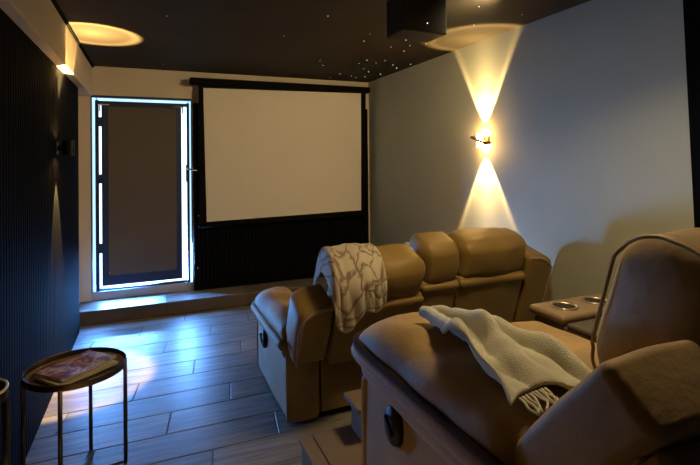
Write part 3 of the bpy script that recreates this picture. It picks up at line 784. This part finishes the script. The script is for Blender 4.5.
# plain beige throw lying over the near arm and trailing to the seat
AZ = PZ+0.655
def arm_top(x):
    z = AZ+0.030-1.3*max(0.0, abs(x-0.82)-0.02)**2
    if x > 0.945: z -= min(0.135, 2.6*(x-0.945))
    return z
rows = []
for i in range(46):
    s = i/45                                   # front to rear along the arm
    lo_x = 0.815-0.125*s**1.1; hi_x = 0.872+0.155*s**0.85
    r_ = []
    for j in range(34):
        t = j/33                               # across, from the arm top to the seat side
        x = lo_x+(hi_x-lo_x)*t+0.010*math.sin(s*9+2*t)
        y = 1.36-0.58*s-0.10*t*(1-s)*0+0.03*math.sin(t*5.5+0.4)*(0.3+s)
        amp = (0.35+0.65*min(1, s*2.2))*(1-0.8*max(0, (s-0.72)/0.28)**1.3)
        nz1 = noise.noise(Vector((x*9, y*5, 3.1))); nz2 = noise.noise(Vector((x*22, y*9, 7.7)))
        ridge = max(0, math.sin(t*15.0+s*3.0+3.0*nz1))**1.2
        z = arm_top(min(x, 0.99))+0.008+(0.050*ridge+0.034*abs(nz2)+0.022*abs(nz1))*amp
        if x > 0.99: z -= (x-0.99)*0.5
        z += 0.018*math.exp(-((t-0.55)/0.12)**2)*amp
        r_.append((x, y, z))
    rows.append(r_)
tb = sheet('throw_blanket', rows, 'throw_plain', 'plain beige knitted throw lying over the near recliner arm', 'blanket', 0.012, 'throws')
paths = []
for k in range(9):
    x = 0.725+0.009*k; zz = arm_top(x)+0.022
    paths.append(smooth_path([(x, 0.800, zz), (x+0.004*random.uniform(-1, 1), 0.782, zz-0.002), (x+0.010*random.uniform(-1, 1), 0.764, zz-0.006), (x+0.018*random.uniform(-1, 1), 0.748, zz-0.012)], 3))
tubes('fringe', paths, 0.003, 'fringe', tb, n=6)

# ------------------------------------------------------------------ side tables
def tray_table(c, r, h, name_lab, tray_m, rim_m, legs, z0=0.0, lr=0.009, rim_h=0.028, group='round tray tables'):
    root = empty('side_table', (c[0], c[1], z0), name_lab, 'side table', group)
    bm = bmesh.new(); n = 56
    def ring(rr, z): return [bm.verts.new((c[0]+rr*math.cos(2*PI*i/n), c[1]+rr*math.sin(2*PI*i/n), z0+z)) for i in range(n)]
    rs = [ring(r-0.02, h-0.012), ring(r, h-0.004), ring(r+0.002, h+rim_h), ring(r-0.004, h+rim_h), ring(r-0.008, h+0.004), ring(r-0.025, h)]
    for a, b in zip(rs, rs[1:]):
        for i in range(n): bm.faces.new((a[i], a[(i+1) % n], b[(i+1) % n], b[i]))
    bm.faces.new(rs[-1]); bm.faces.new(rs[0][::-1])
    bmesh.ops.recalc_face_normals(bm, faces=bm.faces); bmesh.ops.translate(bm, verts=bm.verts, vec=-off(root))
    me = bpy.data.meshes.new('tray'); bm.to_mesh(me); bm.free(); tr = link('tray', me, tray_m, root, False)
    tubes('rim', [[(c[0]+(r-0.001)*math.cos(2*PI*i/48), c[1]+(r-0.001)*math.sin(2*PI*i/48), z0+h+rim_h) for i in range(48)]], 0.004, rim_m, tr, closed=True)
    for a in legs:
        a = math.radians(a); p = Vector((c[0]+(r-0.004)*math.cos(a), c[1]+(r-0.004)*math.sin(a), z0))
        tubes('leg', [[p, p+Vector((0, 0, h+0.002))]], lr, tray_m, root)
    for a in legs[:len(legs)//2]:
        a = math.radians(a); u = Vector(((r-0.006)*math.cos(a), (r-0.006)*math.sin(a), 0)); cc = Vector((c[0], c[1], z0+0.012))
        tubes('cross_bar', [[cc-u, cc+u]], lr*0.8, tray_m, root)
    return root
TC = (-0.322, 2.515)
tray_table(TC, 0.208, 0.50, 'round dark metal tray table holding a magazine beside the slatted wall', 'table_metal', 'table_metal', (10, 80, 190, 260), rim_h=0.02)
tray_table((-0.480, 1.665), 0.09, 0.775, 'small round side table with a bright rim, cut by the left picture edge', 'plastic_dark', 'table_rim', (20, 110, 200, 290))
tray_table((2.17, 3.95), 0.19, 0.60, 'round brass-rimmed tray table beyond the front row recliners', 'table_metal', 'bronze', (20, 110, 200, 290))
tb3 = soft('tissue', (2.22, 3.90, 0.616), (2.30, 4.00, 0.668), 0.028, 'paper', None, wob=0.014, wscale=30)
tb3.location = (0, 0, 0)
tag(tb3, 'crumpled white tissue on the tray table behind the front row', 'tissue')

# magazines on the tray
def magazine(c, ang, sx, sy, z, label, m='cover_print', curl=0.0):
    root = empty('magazine', (c[0], c[1], z), label, 'magazine', 'magazines on the tray table'); root.rotation_euler = (0, 0, math.radians(ang))
    def slab(nm, ex, z0_, z1_, mm):
        bm = bmesh.new(); N = 10
        for i in range(N+1):
            x = -sx/2-ex+(sx+2*ex)*i/N
            dz = curl*(x/(sx/2))**2*0.5+0.001*math.sin(i)
            for (yy, zz) in ((-sy/2-ex, z0_), (sy/2+ex, z0_), (sy/2+ex, z1_), (-sy/2-ex, z1_)):
                bm.verts.new((x, yy, zz+dz))
        bm.verts.ensure_lookup_table()
        for i in range(N):
            for k in range(4):
                l = (k+1) % 4
                bm.faces.new((bm.verts[i*4+k], bm.verts[i*4+l], bm.verts[i*4+4+l], bm.verts[i*4+4+k]))
        bm.faces.new([bm.verts[k] for k in range(4)]); bm.faces.new([bm.verts[N*4+k] for k in (3, 2, 1, 0)])
        bmesh.ops.recalc_face_normals(bm, faces=bm.faces)
        me = bpy.data.meshes.new(nm); bm.to_mesh(me); bm.free(); return link(nm, me, mm, root)
    slab('back_cover', 0.001, 0.0, 0.0012, m); slab('pages', 0.0, 0.0014, 0.0095, 'paper'); slab('front_cover', 0.001, 0.0097, 0.011, m)
    return root
magazine((-0.315, 2.485), 38, 0.275, 0.19, 0.504, 'lower magazine with pale page edges on the dark tray table', 'paper', 0.004)
magazine((-0.32, 2.505), 44, 0.27, 0.185, 0.517, 'purple and white glossy magazine lying on top on the dark tray table', 'cover_print', 0.008)
